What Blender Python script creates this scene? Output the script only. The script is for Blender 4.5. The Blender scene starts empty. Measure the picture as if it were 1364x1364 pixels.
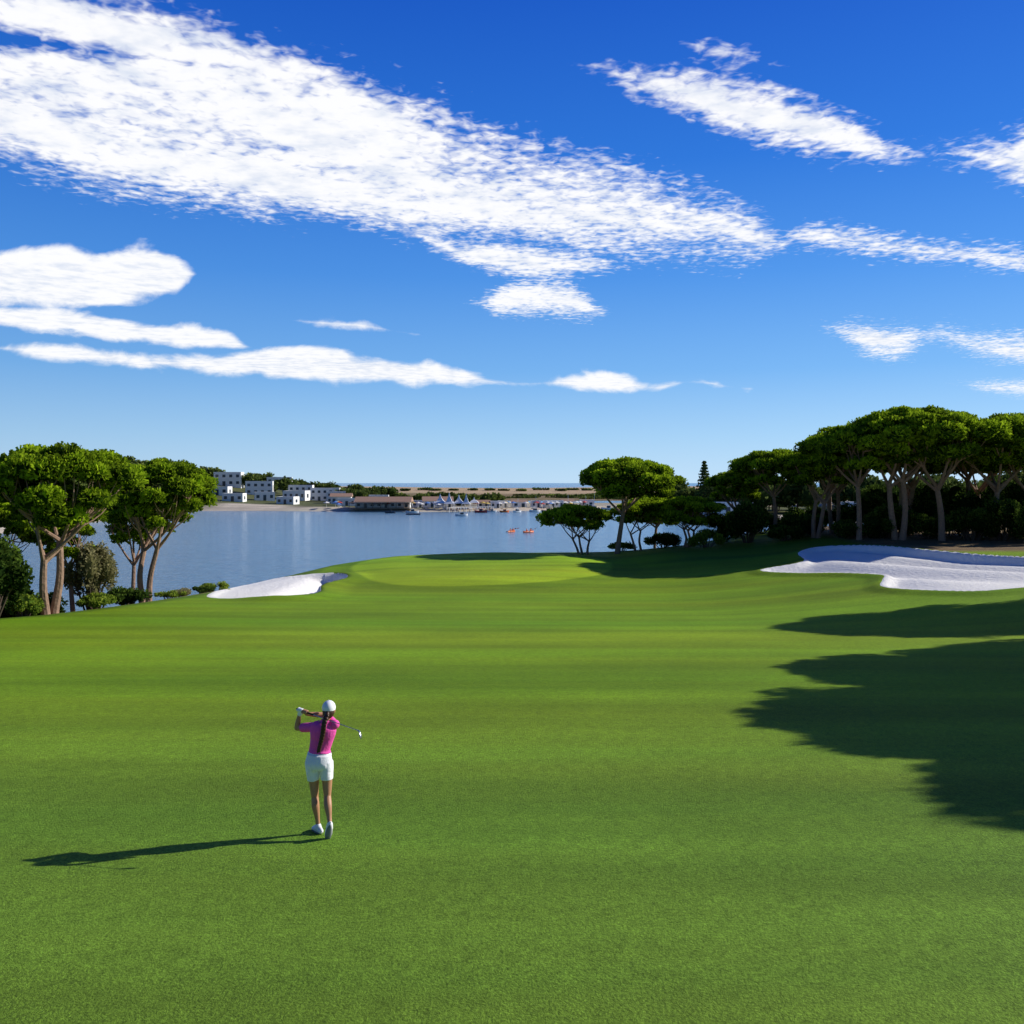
import bpy, math, numpy as np
from mathutils import Vector, Matrix
R = math.radians
scene = bpy.context.scene
scene.view_settings.view_transform = 'Standard'
scene.view_settings.look = 'None'
scene.view_settings.exposure = 0
COL = scene.collection

# ------------------------------------------------------------------ helpers
def new_mat(name):
    m = bpy.data.materials.new(name); m.use_nodes = True
    nt = m.node_tree; nt.nodes.clear()
    out = nt.nodes.new('ShaderNodeOutputMaterial')
    return m, nt, out

def simple_mat(name, col, rough=0.7, var=0.12, scale=8.0, bump=0.0, metal=0.0, spec=0.4):
    m, nt, out = new_mat(name)
    b = nt.nodes.new('ShaderNodeBsdfPrincipled')
    b.inputs['Roughness'].default_value = rough
    b.inputs['Metallic'].default_value = metal
    b.inputs['Specular IOR Level'].default_value = spec
    tc = nt.nodes.new('ShaderNodeTexCoord')
    n = nt.nodes.new('ShaderNodeTexNoise'); n.inputs['Scale'].default_value = scale; n.inputs['Detail'].default_value = 4
    nt.links.new(tc.outputs['Object'], n.inputs['Vector'])
    r = nt.nodes.new('ShaderNodeMix'); r.data_type = 'RGBA'
    r.inputs[6].default_value = (*[c*(1-var) for c in col], 1)
    r.inputs[7].default_value = (*[min(1, c*(1+var)) for c in col], 1)
    nt.links.new(n.outputs['Fac'], r.inputs[0])
    nt.links.new(r.outputs[2], b.inputs['Base Color'])
    if bump > 0:
        bp = nt.nodes.new('ShaderNodeBump'); bp.inputs['Strength'].default_value = 1.0; bp.inputs['Distance'].default_value = bump
        nt.links.new(n.outputs['Fac'], bp.inputs['Height']); nt.links.new(bp.outputs[0], b.inputs['Normal'])
    nt.links.new(b.outputs[0], out.inputs[0])
    return m

class MB:
    """mesh accumulator"""
    def __init__(s): s.v = []; s.q = []; s.m = []; s.t = []; s.n = 0
    def add(s, v, q, mat=0, tint=0.5):
        v = np.asarray(v, float).reshape(-1, 3); q = np.asarray(q, int).reshape(-1, 4)
        s.v.append(v); s.q.append(q + s.n); s.m.append(np.full(len(q), mat) if np.isscalar(mat) else mat)
        s.t.append(np.full(len(v), tint) if np.isscalar(tint) else tint); s.n += len(v)
    def mesh(s, name, mats, smooth=False):
        v = np.concatenate(s.v); q = np.concatenate(s.q); mi = np.concatenate(s.m); t = np.concatenate(s.t)
        me = bpy.data.meshes.new(name)
        me.vertices.add(len(v)); me.vertices.foreach_set('co', v.ravel())
        me.loops.add(q.size); me.loops.foreach_set('vertex_index', q.ravel())
        me.polygons.add(len(q)); me.polygons.foreach_set('loop_start', np.arange(0, q.size, 4)); me.polygons.foreach_set('loop_total', np.full(len(q), 4))
        me.polygons.foreach_set('material_index', mi.astype(int))
        me.polygons.foreach_set('use_smooth', np.full(len(q), smooth))
        a = me.attributes.new('tint', 'FLOAT', 'POINT'); a.data.foreach_set('value', t)
        me.update(calc_edges=True); me.validate()
        for m in mats: me.materials.append(m)
        return me
    def obj(s, name, mats, smooth=False, loc=(0, 0, 0), parent=None):
        o = bpy.data.objects.new(name, s.mesh(name, mats, smooth)); COL.objects.link(o); o.location = loc
        if parent: o.parent = parent
        return o

def empty(name, loc, rot=0):
    e = bpy.data.objects.new(name, None); COL.objects.link(e); e.location = loc; e.rotation_euler[2] = rot; e.empty_display_size = .2
    return e

def catmull(P, n=4):
    P = np.asarray(P, float); out = []
    E = np.vstack([2*P[0]-P[1], P, 2*P[-1]-P[-2]])
    for i in range(1, len(E)-2):
        for k in range(n):
            t = k/n
            out.append(0.5*((2*E[i]) + (-E[i-1]+E[i+1])*t + (2*E[i-1]-5*E[i]+4*E[i+1]-E[i+2])*t*t + (-E[i-1]+3*E[i]-3*E[i+1]+E[i+2])*t**3))
    out.append(P[-1]); return np.array(out)

def tube(mb, P, Rr, seg=8, mat=0, tint=0.5, side=None, cap=False, sub=1):
    """swept tube; Rr radius or (ra,rb) per point, ra along `side`; cap: False, True (rounded) or 'flat'"""
    P = np.asarray(P, float); Rr = np.asarray(Rr, float)
    if Rr.ndim == 1: Rr = np.stack([Rr, Rr], 1)
    if sub > 1:
        X = catmull(np.hstack([P, Rr]), sub); P = X[:, :3]; Rr = np.maximum(X[:, 3:], 0.001)
    T = np.gradient(P, axis=0); T /= np.linalg.norm(T, axis=1)[:, None] + 1e-9
    if cap is True:
        r0 = Rr[0].mean(); r1 = Rr[-1].mean()
        pre = np.array([P[0]-T[0]*r0*k for k in (.95, .8, .45)]); pr = np.array([Rr[0]*k for k in (.25, .6, .89)])
        post = np.array([P[-1]+T[-1]*r1*k for k in (.45, .8, .95)]); qr = np.array([Rr[-1]*k for k in (.89, .6, .25)])
        P = np.vstack([pre, P, post]); Rr = np.vstack([pr, Rr, qr]); T = np.vstack([[T[0]]*3, T, [T[-1]]*3])
    s = np.array(side if side is not None else (1, 0, 0), float)
    if side is None and abs(T[0] @ s) > .8: s = np.array([0, 1., 0])
    V = []
    ang = np.linspace(0, 2*np.pi, seg, endpoint=False)
    for i in range(len(P)):
        s2 = s - T[i]*(s @ T[i]); s2 /= np.linalg.norm(s2)+1e-9; b = np.cross(T[i], s2)
        if side is None: s = s2
        V.append(P[i] + np.cos(ang)[:, None]*s2*Rr[i, 0] + np.sin(ang)[:, None]*b*Rr[i, 1])
    V = np.concatenate(V)
    n = len(P)
    i, j = np.meshgrid(np.arange(n-1), np.arange(seg), indexing='ij'); j2 = (j+1) % seg
    Q = np.stack([i*seg+j, i*seg+j2, (i+1)*seg+j2, (i+1)*seg+j], -1).reshape(-1, 4)
    mb.add(V, Q, mat, tint)
    if cap:
        for base in (0, (n-1)*seg):
            idx = np.arange(seg)+base; ql = []
            for k in range(0, seg//2-1): ql.append([idx[k], idx[k+1], idx[seg-2-k], idx[seg-1-k]])
            mb.q.append(np.array(ql)+mb.n-len(V)); mb.m.append(np.full(len(ql), mat))

def ellipsoid(mb, c, r, mat=0, tint=.5, nu=12, nv=8, rot=None, z0=-1.0):
    c = np.asarray(c, float)
    V = []
    for k in range(nv+1):
        ph = -math.pi/2 + math.pi*k/nv
        ph = max(-math.pi/2+.02, min(math.pi/2-.02, ph))
        if math.sin(ph) < z0: ph = math.asin(z0)
        a = np.linspace(0, 2*np.pi, nu, endpoint=False)
        V.append(np.stack([np.cos(a)*math.cos(ph)*r[0], np.sin(a)*math.cos(ph)*r[1], np.full(nu, math.sin(ph)*r[2])], 1))
    V = np.concatenate(V)
    if rot is not None: V = V @ np.array(rot.to_3x3()).T
    i, j = np.meshgrid(np.arange(nv), np.arange(nu), indexing='ij'); j2 = (j+1) % nu
    Q = np.stack([i*nu+j, i*nu+j2, (i+1)*nu+j2, (i+1)*nu+j], -1).reshape(-1, 4)
    n0 = mb.n
    mb.add(V+c, Q, mat, tint)
    for base in (0, nv*nu):
        idx = np.arange(nu)+base+n0
        ql = [[idx[k], idx[k+1], idx[nu-2-k], idx[nu-1-k]] for k in range(nu//2-1)]
        mb.q.append(np.array(ql)); mb.m.append(np.full(len(ql), mat))

def box(mb, x0, x1, y0, y1, z0, z1, mat=0):
    v = [(x0,y0,z0),(x1,y0,z0),(x1,y1,z0),(x0,y1,z0),(x0,y0,z1),(x1,y0,z1),(x1,y1,z1),(x0,y1,z1)]
    mb.add(v, [(0,3,2,1),(4,5,6,7),(0,1,5,4),(1,2,6,5),(2,3,7,6),(3,0,4,7)], mat)

def sm(t):
    t = np.clip(t, 0, 1); return t*t*(3-2*t)

def poly_sd(X, Y, poly):
    """signed distance, negative inside"""
    d = np.full(X.shape, 1e12); inside = np.zeros(X.shape, bool); n = len(poly)
    for i in range(n):
        ax, ay = poly[i]; bx, by = poly[(i+1) % n]
        ex, ey = bx-ax, by-ay; wx, wy = X-ax, Y-ay
        t = np.clip((wx*ex+wy*ey)/(ex*ex+ey*ey), 0, 1)
        d = np.minimum(d, (wx-ex*t)**2+(wy-ey*t)**2)
        if ay != by:
            c = ((ay > Y) != (by > Y)) & (X < (bx-ax)*(Y-ay)/(by-ay)+ax)
            inside ^= c
    d = np.sqrt(d); return np.where(inside, -d, d)

def smooth_poly(P, n=5):
    P = list(P); X = catmull(np.array([P[-1]]+P+[P[0], P[1]]), n)
    return X[n:n+n*len(P)].tolist()

# ------------------------------------------------------------------ terrain
yy = np.arange(-400, 3000, 0.5)
prof = np.interp(yy, [-400,-50,0,12,25,40,55,68,80,98,105,130,400], [3,1.5,.25,0,-1.0,-2.2,-3.3,-3.75,-3.7,-3.4,-3.5,-3.8,-4])
kk = np.exp(-0.5*(np.arange(-24, 25)/8.0)**2); kk /= kk.sum()
prof = np.convolve(np.pad(prof, 24, mode='edge'), kk, 'valid')
WATER = -7.0
near_poly = [(-600,-400),(-400,-40),(-120,5),(-60,24),(-40,36),(-30,43),(-26.5,50),(-25.3,56),(-23.2,66),(-20.5,78),(-17.5,90),(-13,98),(-5,102),(8,104),(20,106),(30,112),(50,128),(90,150),(160,200),(300,280),(1200,500),(1200,-400)]
far_poly = [(-1500,60),(-220,130),(-150,165),(-112,195),(-117,242),(-123,293),(-137,370),(-100,366),(-65,354),(-40,352),(5,363),(30,383),(60,400),(64,330),(62,290),(90,262),(130,240),(200,260),(1500,700),(12000,1500),(12000,12000),(-12000,12000),(-12000,60)]
bunkL = smooth_poly([(-21.5,63.2),(-22.6,70.8),(-21.8,77.6),(-18.8,79.7),(-15.4,79.7),(-14.0,76.3),(-14.9,70.8),(-13.9,64.8),(-14.9,62.1),(-18.1,61.6)])
bunkR = smooth_poly([(20.7,75.2),(25.1,77.5),(26.7,84.0),(29.7,87.0),(34.2,84.6),(36.5,77.7),(38.0,72.5),(41.3,67.4),(42,58),(37,52),(29.0,51.2),(26.0,51.9),(23.6,56.7),(24.9,60.4),(26.0,63.3),(24.7,67.6),(22.4,70.8)], 4)
green_poly = smooth_poly([(-15.0,90.5),(-10.0,97.6),(-0.2,100.6),(7.1,95.3),(9.5,87.6),(7.7,78.6),(1.1,72.4),(-5.9,70.4),(-10.5,73.0),(-14.5,82.1)])

def terrain(X, Y):
    X = np.asarray(X, float); Y = np.asarray(Y, float)
    z = np.interp(Y, yy, prof) + 2.3*sm((X-10)/28)*sm((Y-28)/35)
    z = z + 0.10*np.sin(X*.11+1)*np.sin(Y*.09)*sm((Y-20)/20) + 0.5*sm((X-8)/10)*np.exp(-((Y-92)/9.)**2)*sm((24-X)/8)
    gs = poly_sd(X, Y, green_poly); z = z + .40*sm((2.5-gs)/7)
    dn = poly_sd(X, Y, near_poly)
    z = z - (z+9.5)*sm((dn+1.0)/15)
    sl = poly_sd(X, Y, bunkL); sr = poly_sd(X, Y, bunkR)
    dipL = .18+.95*sm((X+18.5)/3.5)
    dipR = .25+.45*sm((X-27)/8)
    z = z - dipL*sm(-sl/0.9) + .25*sm((X+20)/4)*sm(1-sl/2.5)*(sl > 0) + .25*sm((X+20)/4)*sm(1+sl/.6)*(sl <= 0)
    z = z - dipR*sm(-sr/1.0) + .18*sm(1-np.abs(sr)/1.3) + .28*sm(-sr/3)*np.sin(X*.7+Y*.35)*sm((Y-55)/8)
    df = -poly_sd(X, Y, far_poly)
    fp = np.interp(Y, [0,360,470,485,560,575,1000,1030,1120,1200,1330,1400,12000], [-5.8,-5.8,-5.9,-8,-8,-6.5,-6.5,-5,-2.2,-1.2,-4,-9.5,-9.5])
    w = sm((-60-X)/30) + sm((X-150)/60)
    fp = np.where((Y > 470) & (Y < 1000), fp*(1-np.clip(w, 0, 1)) + -5.8*np.clip(w, 0, 1), fp)
    fp = fp + 1.2*np.sin(X*.012+Y*.004)*sm((Y-1020)/100)*sm((1400-Y)/100)
    fp = fp + 16*np.exp(-((X+215)/85.)**2-((Y-500)/110.)**2) + 9*np.exp(-((X+260)/80.)**2-((Y-330)/90.)**2)
    fp = fp + 5*np.exp(-((X-260)/100.)**2-((Y-420)/90.)**2)
    zf = -9.5 + (fp+9.5)*sm((df+12)/24)
    far = Y > 140
    z = np.where(far | (X < -100), np.maximum(z, zf), z)
    return z, dn, df, sl, sr, gs

def hz(x, y): return float(terrain(np.array([x]), np.array([y]))[0][0])

def axis(a, b, step, g, lo, hi):
    c = list(np.arange(a, b, step)); s = step; up = []; p = c[-1]
    while p < hi: s *= g; p += s; up.append(p)
    s = step; dn = []; p = a
    while p > lo: s *= g; p -= s; dn.append(p)
    return np.array(dn[::-1]+c+up)
xs = axis(-46, 60, .3, 1.045, -9000, 9000); ys = axis(4, 110, .3, 1.035, -350, 11000)
X, Y = np.meshgrid(xs, ys)
Z, dn, df, sl, sr, gs = terrain(X, Y)
def lerp(a, b, t): return a+(b-a)*t[..., None]
C = np.zeros(X.shape+(3,))
fair = np.array([.190, .315, .010]); near_g = np.array([.155, .270, .026]); soil = np.array([.36, .25, .13]); rough = np.array([.10, .18, .014]); grn = np.array([.31, .47, .018])
sandc = np.array([.66, .57, .44]); marsh = np.array([.24, .17, .08]); dune = np.array([.54, .39, .23]); scrub = np.array([.12, .13, .05])
C[:] = fair
C = lerp(C, near_g, sm((26-Y)/18))
C = lerp(C, rough, sm((X-12)/6)*sm((Y-82)/6)*.8)
C = lerp(C, rough, sm((dn+2.2)/1.2)*.9)
C = lerp(C, np.array([.160, .28, .010]), sm((3.2-gs)/1.0))
C = lerp(C, grn, sm((.25-gs)/.4))
C = lerp(C, soil, sm((dn+.8)/1.2)*sm((76-Y)/8)); C = lerp(C, scrub, sm((dn-2.5)/3))
C = lerp(C, soil*.6, sm((X-33)/3)*sm((Y-76)/4)*sm(sr/1.5))
farm = (Y > 150) | (X < -100)
Cf = np.zeros_like(C); Cf[:] = scrub
Cf = lerp(Cf, sandc, sm((16-df)/5)*sm((X+128)/10))
Cf = lerp(Cf, sandc*.9, sm((9-df)/4))
Cf = lerp(Cf, sandc*.8, sm((Y-372)/5)*sm((470-Y)/20)*sm((X+60)/20)*.8)
Cf = lerp(Cf, marsh, sm((Y-565)/10)*sm((X+130)/60)); Cf = lerp(Cf, dune, sm((Y-800)/200))
C = np.where(farm[..., None], Cf, C)
nx, ny = len(xs), len(ys)
i, j = np.meshgrid(np.arange(ny-1), np.arange(nx-1), indexing='ij')
Q = np.stack([i*nx+j, i*nx+j+1, (i+1)*nx+j+1, (i+1)*nx+j], -1).reshape(-1, 4)
mb = MB(); mb.add(np.stack([X, Y, Z], -1).reshape(-1, 3), Q)
def noise(scale, detail, vec=None, rough=.5, nt=None, dist=0):
    n = nt.nodes.new('ShaderNodeTexNoise'); n.inputs['Scale'].default_value = scale; n.inputs['Detail'].default_value = detail; n.inputs['Roughness'].default_value = rough
    n.inputs['Distortion'].default_value = dist
    if vec is not None: nt.links.new(vec, n.inputs['Vector'])
    return n.outputs['Fac']
def mr(v, a, b_, c, d, nt=None):
    n = nt.nodes.new('ShaderNodeMapRange'); nt.links.new(v, n.inputs[0])
    for k, val in zip((1, 2, 3, 4), (a, b_, c, d)): n.inputs[k].default_value = val
    return n.outputs[0]
def mt(op, a, b_=None, nt=None, clamp=False):
    n = nt.nodes.new('ShaderNodeMath'); n.operation = op; n.use_clamp = clamp
    for k, v in enumerate((a, b_)):
        if v is None: continue
        if isinstance(v, (int, float)): n.inputs[k].default_value = v
        else: nt.links.new(v, n.inputs[k])
    return n.outputs[0]
m, nt, out = new_mat('ground_material'); N = nt.nodes; L = nt.links
b = N.new('ShaderNodeBsdfPrincipled'); b.inputs['Roughness'].default_value = .85; b.inputs['Specular IOR Level'].default_value = .10
at = N.new('ShaderNodeAttribute'); at.attribute_name = 'Col'
tc = N.new('ShaderNodeTexCoord'); OB = tc.outputs['Object']
mp = N.new('ShaderNodeMapping'); mp.inputs['Scale'].default_value = (.035, .42, .3); mp.inputs['Rotation'].default_value = (0, 0, R(3)); L.new(OB, mp.inputs[0])
bands = mr(noise(1.0, 3, mp.outputs[0], .5, nt), .32, .68, .80, 1.18, nt)
broad = mr(noise(.13, 4, OB, .6, nt), .3, .7, .87, 1.13, nt)
fine = mr(noise(26, 5, OB, .8, nt), .30, .70, .42, 1.58, nt)
mid = mr(noise(5.5, 5, OB, .7, nt), .28, .72, .80, 1.20, nt)
tot = mt('MULTIPLY', mt('MULTIPLY', bands, broad, nt), mt('MULTIPLY', fine, mid, nt), nt)
vm = N.new('ShaderNodeVectorMath'); vm.operation = 'SCALE'; L.new(at.outputs['Color'], vm.inputs[0]); L.new(tot, vm.inputs[3])
hs = N.new('ShaderNodeHueSaturation'); L.new(vm.outputs[0], hs.inputs['Color']); L.new(mr(noise(.35, 4, mp.outputs[0], .6, nt), .25, .75, .480, .522, nt), hs.inputs['Hue'])
L.new(hs.outputs[0], b.inputs['Base Color'])
bp = N.new('ShaderNodeBump'); bp.inputs['Distance'].default_value = .03; bp.inputs['Strength'].default_value = .7; L.new(noise(40, 3, OB, .7, nt), bp.inputs['Height']); L.new(bp.outputs[0], b.inputs['Normal'])
L.new(b.outputs[0], out.inputs[0])
ground = mb.obj('grass_ground', [m], smooth=True)
ca = ground.data.color_attributes.new('Col', 'FLOAT_COLOR', 'POINT')
ca.data.foreach_set('color', np.concatenate([C, np.ones(X.shape+(1,))], -1).ravel())

# bunkers: sand layer that emerges above the turf inside the outline
ms, nt, out = new_mat('bunker_sand'); N = nt.nodes; L = nt.links
b = N.new('ShaderNodeBsdfPrincipled'); b.inputs['Roughness'].default_value = .9; b.inputs['Specular IOR Level'].default_value = .1
tc = N.new('ShaderNodeTexCoord'); cr = N.new('ShaderNodeMix'); cr.data_type = 'RGBA'
cr.inputs[6].default_value = (.90, .86, .79, 1); cr.inputs[7].default_value = (.98, .96, .90, 1)
L.new(noise(1.2, 8, tc.outputs['Object'], .7, nt), cr.inputs[0]); L.new(cr.outputs[2], b.inputs['Base Color'])
bp = N.new('ShaderNodeBump'); bp.inputs['Distance'].default_value = .10; L.new(noise(2.5, 6, tc.outputs['Object'], .65, nt), bp.inputs['Height']); L.new(bp.outputs[0], b.inputs['Normal'])
L.new(b.outputs[0], out.inputs[0])
for sd in (sl, sr):
    zz = Z + np.clip(-sd*.35, -.3, .05)
    keep = (sd[:-1, :-1] < .7) & (sd[1:, 1:] < .7)
    q = Q.reshape(ny-1, nx-1, 4)[keep]
    used, inv = np.unique(q.ravel(), return_inverse=True)
    V = np.stack([X, Y, zz], -1).reshape(-1, 3)[used]
    k = MB(); k.add(V, inv.reshape(-1, 4)); k.obj('sand_bunker', [ms], smooth=True)

# ------------------------------------------------------------------ water
m, nt, out = new_mat('lake_water'); N = nt.nodes; L = nt.links
b = N.new('ShaderNodeBsdfPrincipled'); b.inputs['Base Color'].default_value = (.11, .25, .38, 1); b.inputs['Roughness'].default_value = .16; b.inputs['IOR'].default_value = 1.33
tc = N.new('ShaderNodeTexCoord'); mp = N.new('ShaderNodeMapping'); mp.inputs['Scale'].default_value = (.4, 1, 1); L.new(tc.outputs['Object'], mp.inputs[0])
bp = N.new('ShaderNodeBump'); bp.inputs['Distance'].default_value = .48; bp.inputs['Strength'].default_value = 1
hgt = mt('ADD', noise(.7, 4, mp.outputs[0], .65, nt), mt('MULTIPLY', noise(.05, 3, mp.outputs[0], .6, nt), 1.5, nt), nt)
L.new(hgt, bp.inputs['Height']); L.new(bp.outputs[0], b.inputs['Normal']); L.new(b.outputs[0], out.inputs[0])
def sheet(name, x0, x1, y0, y1, z, mat):
    k = MB(); k.add([(x0,y0,z),(x1,y0,z),(x1,y1,z),(x0,y1,z)], [(0,1,2,3)]); return k.obj(name, [mat])
sheet('lake', -700, 700, 20, 1000, WATER, m)
m2 = m.copy(); m2.name = 'sea_water'; m2.node_tree.nodes['Principled BSDF'].inputs['Base Color'].default_value = (.04, .12, .24, 1)
sheet('sea', -12000, 12000, 1250, 30000, WATER+.05, m2)

# ------------------------------------------------------------------ vegetation
def leaf_mat(name, dark, light, trans=.35):
    m, nt, out = new_mat(name); N = nt.nodes; L = nt.links
    at = N.new('ShaderNodeAttribute'); at.attribute_name = 'tint'
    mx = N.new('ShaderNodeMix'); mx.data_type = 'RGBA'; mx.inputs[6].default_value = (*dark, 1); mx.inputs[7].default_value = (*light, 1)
    L.new(at.outputs['Fac'], mx.inputs[0])
    d = N.new('ShaderNodeBsdfDiffuse'); t = N.new('ShaderNodeBsdfTranslucent'); s = N.new('ShaderNodeMixShader'); s.inputs[0].default_value = trans
    L.new(mx.outputs[2], d.inputs[0]); L.new(mx.outputs[2], t.inputs[0]); L.new(d.outputs[0], s.inputs[1]); L.new(t.outputs[0], s.inputs[2]); L.new(s.outputs[0], out.inputs[0])
    return m
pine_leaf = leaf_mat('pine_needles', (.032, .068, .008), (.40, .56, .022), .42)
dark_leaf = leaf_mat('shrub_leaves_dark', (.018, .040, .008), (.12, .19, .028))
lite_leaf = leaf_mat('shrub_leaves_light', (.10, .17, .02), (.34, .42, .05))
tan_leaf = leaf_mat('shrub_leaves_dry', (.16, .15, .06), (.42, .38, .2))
far_leaf = leaf_mat('distant_leaves', (.04, .065, .015), (.19, .24, .055), .2)
bark = simple_mat('pine_bark', (.30, .19, .13), .9, .45, 5.0, .06)
bark_d = simple_mat('shrub_stem', (.10, .07, .05), .9, .3, 5.0)

def leaves(mb, rng, c, r, n, size, mat, base_tint, aspect=.42, zmin=-.55):
    d = rng.normal(size=(n, 3)); d /= np.linalg.norm(d, axis=1)[:, None]
    d[:, 2] = np.where(d[:, 2] < zmin, -d[:, 2], d[:, 2])
    rad = 1 - np.abs(rng.normal(size=(n, 1)))*.18 + rng.random((n, 1))*.14
    p = c + d*rad*np.array(r)
    out = d/np.array(r); out /= np.linalg.norm(out, axis=1)[:, None]
    u = out*.7 + rng.normal(size=(n, 3))*.55 + np.array([0, 0, .25]); u /= np.linalg.norm(u, axis=1)[:, None]
    w = np.cross(u, rng.normal(size=(n, 3))); w /= np.linalg.norm(w, axis=1)[:, None]+1e-9
    s = size*(.6+.8*rng.random((n, 1)))
    a = p-u*s*.5; e = p+u*s*.5; hw = w*s*aspect*.5
    V = np.stack([a-hw*.5, a+hw*.5, e+hw, e-hw], 1).reshape(-1, 3)
    q = np.arange(n*4).reshape(-1, 4)
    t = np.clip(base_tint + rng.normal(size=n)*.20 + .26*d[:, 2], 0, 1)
    mb.add(V, q, mat, np.repeat(t, 4))

def pine_mesh(name, seed, H, Rc, ch, lean=(0, 0), nl=30, nleaf=13000, trunks=1, fork=.5, trad=.22, leafsize=.34, fl=.62, irr=.07):
    rng = np.random.default_rng(seed); mb = MB()
    cx, cy = lean; zb = H-ch
    lumps = []
    for k in range(nl):
        r = Rc*math.sqrt((k+.5)/nl)*.86; a = k*2.39996+seed
        r *= 1+rng.normal()*irr
        lr = Rc*(.14+.14*rng.random())
        dome = math.sqrt(max(0, 1-(r/(Rc*1.02))**2))
        z = zb + .22*ch + (ch*.78-lr*fl)*dome*(.80+.26*rng.random())
        lumps.append((np.array([cx+r*math.cos(a), cy+r*math.sin(a), z]), lr))
    for k in range(nl//2):   # lower tier
        r = Rc*.78*math.sqrt(rng.random()); a = rng.random()*6.28
        lumps.append((np.array([cx+r*math.cos(a), cy+r*math.sin(a), zb+ch*(.14+.34*rng.random())]), Rc*(.14+.08*rng.random())))
    tot = sum(l[1]**2 for l in lumps)
    for c, lr in lumps:
        n = int(nleaf*lr*lr/tot); bt = .42+rng.normal()*.16
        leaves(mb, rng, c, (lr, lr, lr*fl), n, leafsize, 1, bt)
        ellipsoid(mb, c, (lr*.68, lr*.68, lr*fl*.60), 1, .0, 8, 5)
    for k in range(nl*2):      # stray sprigs round the crown edge
        c, lr = lumps[rng.integers(len(lumps))]
        d = rng.normal(size=3); d /= np.linalg.norm(d); d[2] = abs(d[2])*.6
        leaves(mb, rng, c+d*lr*np.array([1.15, 1.15, .85]), (lr*.36, lr*.36, lr*.2), 40, leafsize*.8, 1, .55)
    outer = [l for l in lumps[:nl]]
    for t in range(trunks):
        a0 = rng.random()*6.28; off = np.array([math.cos(a0), math.sin(a0), 0])*(.5 if trunks > 1 else 0)*(1 if t else -.2)
        if trunks > 1: off = off*(t+.3)
        f = np.array([cx*.55+off[0]*1.8, cy*.55+off[1]*1.8, H*fork*(1+.1*rng.normal())])
        mid = np.array([cx*.2+off[0]*1.2+rng.normal()*.15, cy*.2+off[1]*1.2+rng.normal()*.15, f[2]*.5])
        tube(mb, [off+[0, 0, -.6], off+[0, 0, .15], mid, f], [trad*1.5, trad*1.15, trad*.95, trad*.8], 9, 0, sub=5)
        nb = 6 if trunks == 1 else 4
        for k in range(nb):
            a = a0+k*6.283/nb+rng.normal()*.3; rr = Rc*(.45+.2*rng.random())
            e = np.array([cx+rr*math.cos(a), cy+rr*math.sin(a), zb+ch*(.35+.15*rng.random())])
            st = f if k % 2 else f*.85+mid*.15
            m1 = st*.55+e*.45; m1[2] = st[2]+(e[2]-st[2])*.38
            P = catmull([st, m1, e], 5)
            tube(mb, P, np.linspace(trad*.62, trad*.22, len(P)), 7, 0)
            o = sorted(outer, key=lambda l: np.linalg.norm(l[0]-e))[:5]
            for c, lr in o:
                s0 = P[rng.integers(len(P)//2, len(P))]
                m2 = (s0+c)/2; m2[2] -= .12*np.linalg.norm(c-s0)
                tube(mb, [s0, m2, c], [trad*.26, trad*.18, trad*.08], 5, 0, sub=3)
    return mb.mesh(name, [bark, pine_leaf])

def place(me, x, y, rot=0, s=1.0, name='stone_pine_tree', dz=0):
    o = bpy.data.objects.new(name, me); COL.objects.link(o); o.location = (x, y, hz(x, y)+dz); o.rotation_euler[2] = rot; o.scale = (s, s, s); return o

# left shore pines
place(pine_mesh('pine_a', 1, 9.7, 4.4, 5.0, (.7, 0), 44, 21000, 2, .40, .22, .28, .72, .12), -26.3, 51.6)
place(pine_mesh('pine_b', 2, 10.0, 3.7, 5.2, (1.1, 0), 36, 17000, 2, .40, .20, .28, .72, .12), -25.3, 62.5)
place(pine_mesh('pine_c', 3, 6.2, 2.0, 2.8, (-.6, .5), 16, 6000, 1, .5, .14, .26, .75, .15), -27.4, 56)
place(pine_mesh('pine_c2', 31, 8.8, 3.2, 4.6, (-1.0, .5), 26, 11000, 1, .5, .16, .28, .72, .12), -31.0, 54)
place(pine_mesh('pine_c3', 32, 9.6, 3.2, 4.6, (.6, .5), 26, 11000, 1, .45, .16, .28, .72, .12), -28.2, 66)
# centre pines behind the green
place(pine_mesh('pine_d', 4, 10.4, 5.6, 4.6, (1.2, 0), 42, 20000, 1, .45, .27, .32, .62, .16), 11.6, 99)
place(pine_mesh('pine_e', 5, 5.5, 4.3, 3.0, (-.6, 0), 24, 11000, 3, .3, .13, .28, .62, .16), 7.8, 101)
place(pine_mesh('pine_f', 6, 5.8, 3.4, 3.0, (0, 0), 22, 9000, 2, .4, .13, .28), 14.6, 102)
place(pine_mesh('pine_g', 7, 5.6, 4.4, 3.2, (0, 0), 26, 12000, 3, .33, .14, .28, .62, .14), 19.6, 100.5)
place(pine_mesh('pine_g2', 71, 9.3, 4.0, 4.2, (0, 0), 24, 11000, 1, .5, .2), 18.0, 112)
# right grove
G = [pine_mesh('pine_h%d' % k, 10+k, 11.6+.4*(k % 3), 5.5-.3*(k % 2), 5.3, (-.8+.6*k, .2), 50, 23000, 1+(k % 2), .42, .27, .32, .66, .10) for k in range(4)]
for k, (x, y, r, s) in enumerate([(43.0,90,0,1.14),(39.5,91,1.3,1.10),(35.5,92,2.6,.95),(32.5,97,.5,.85),(48.5,90.5,4,1.08),(42,97,5.1,1.0),(29.5,101,2,.80),(27.0,106,3,.68),(53,92,1,1.0),(36.5,101,1.7,.86),(51,101,.4,1.02),(46,104,2.2,1),(56,108,1.1,1.0),(64,100,2.1,1.0),(40,113,3.3,.8)]):
    place(G[k % 4], x, y, r, s)
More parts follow.
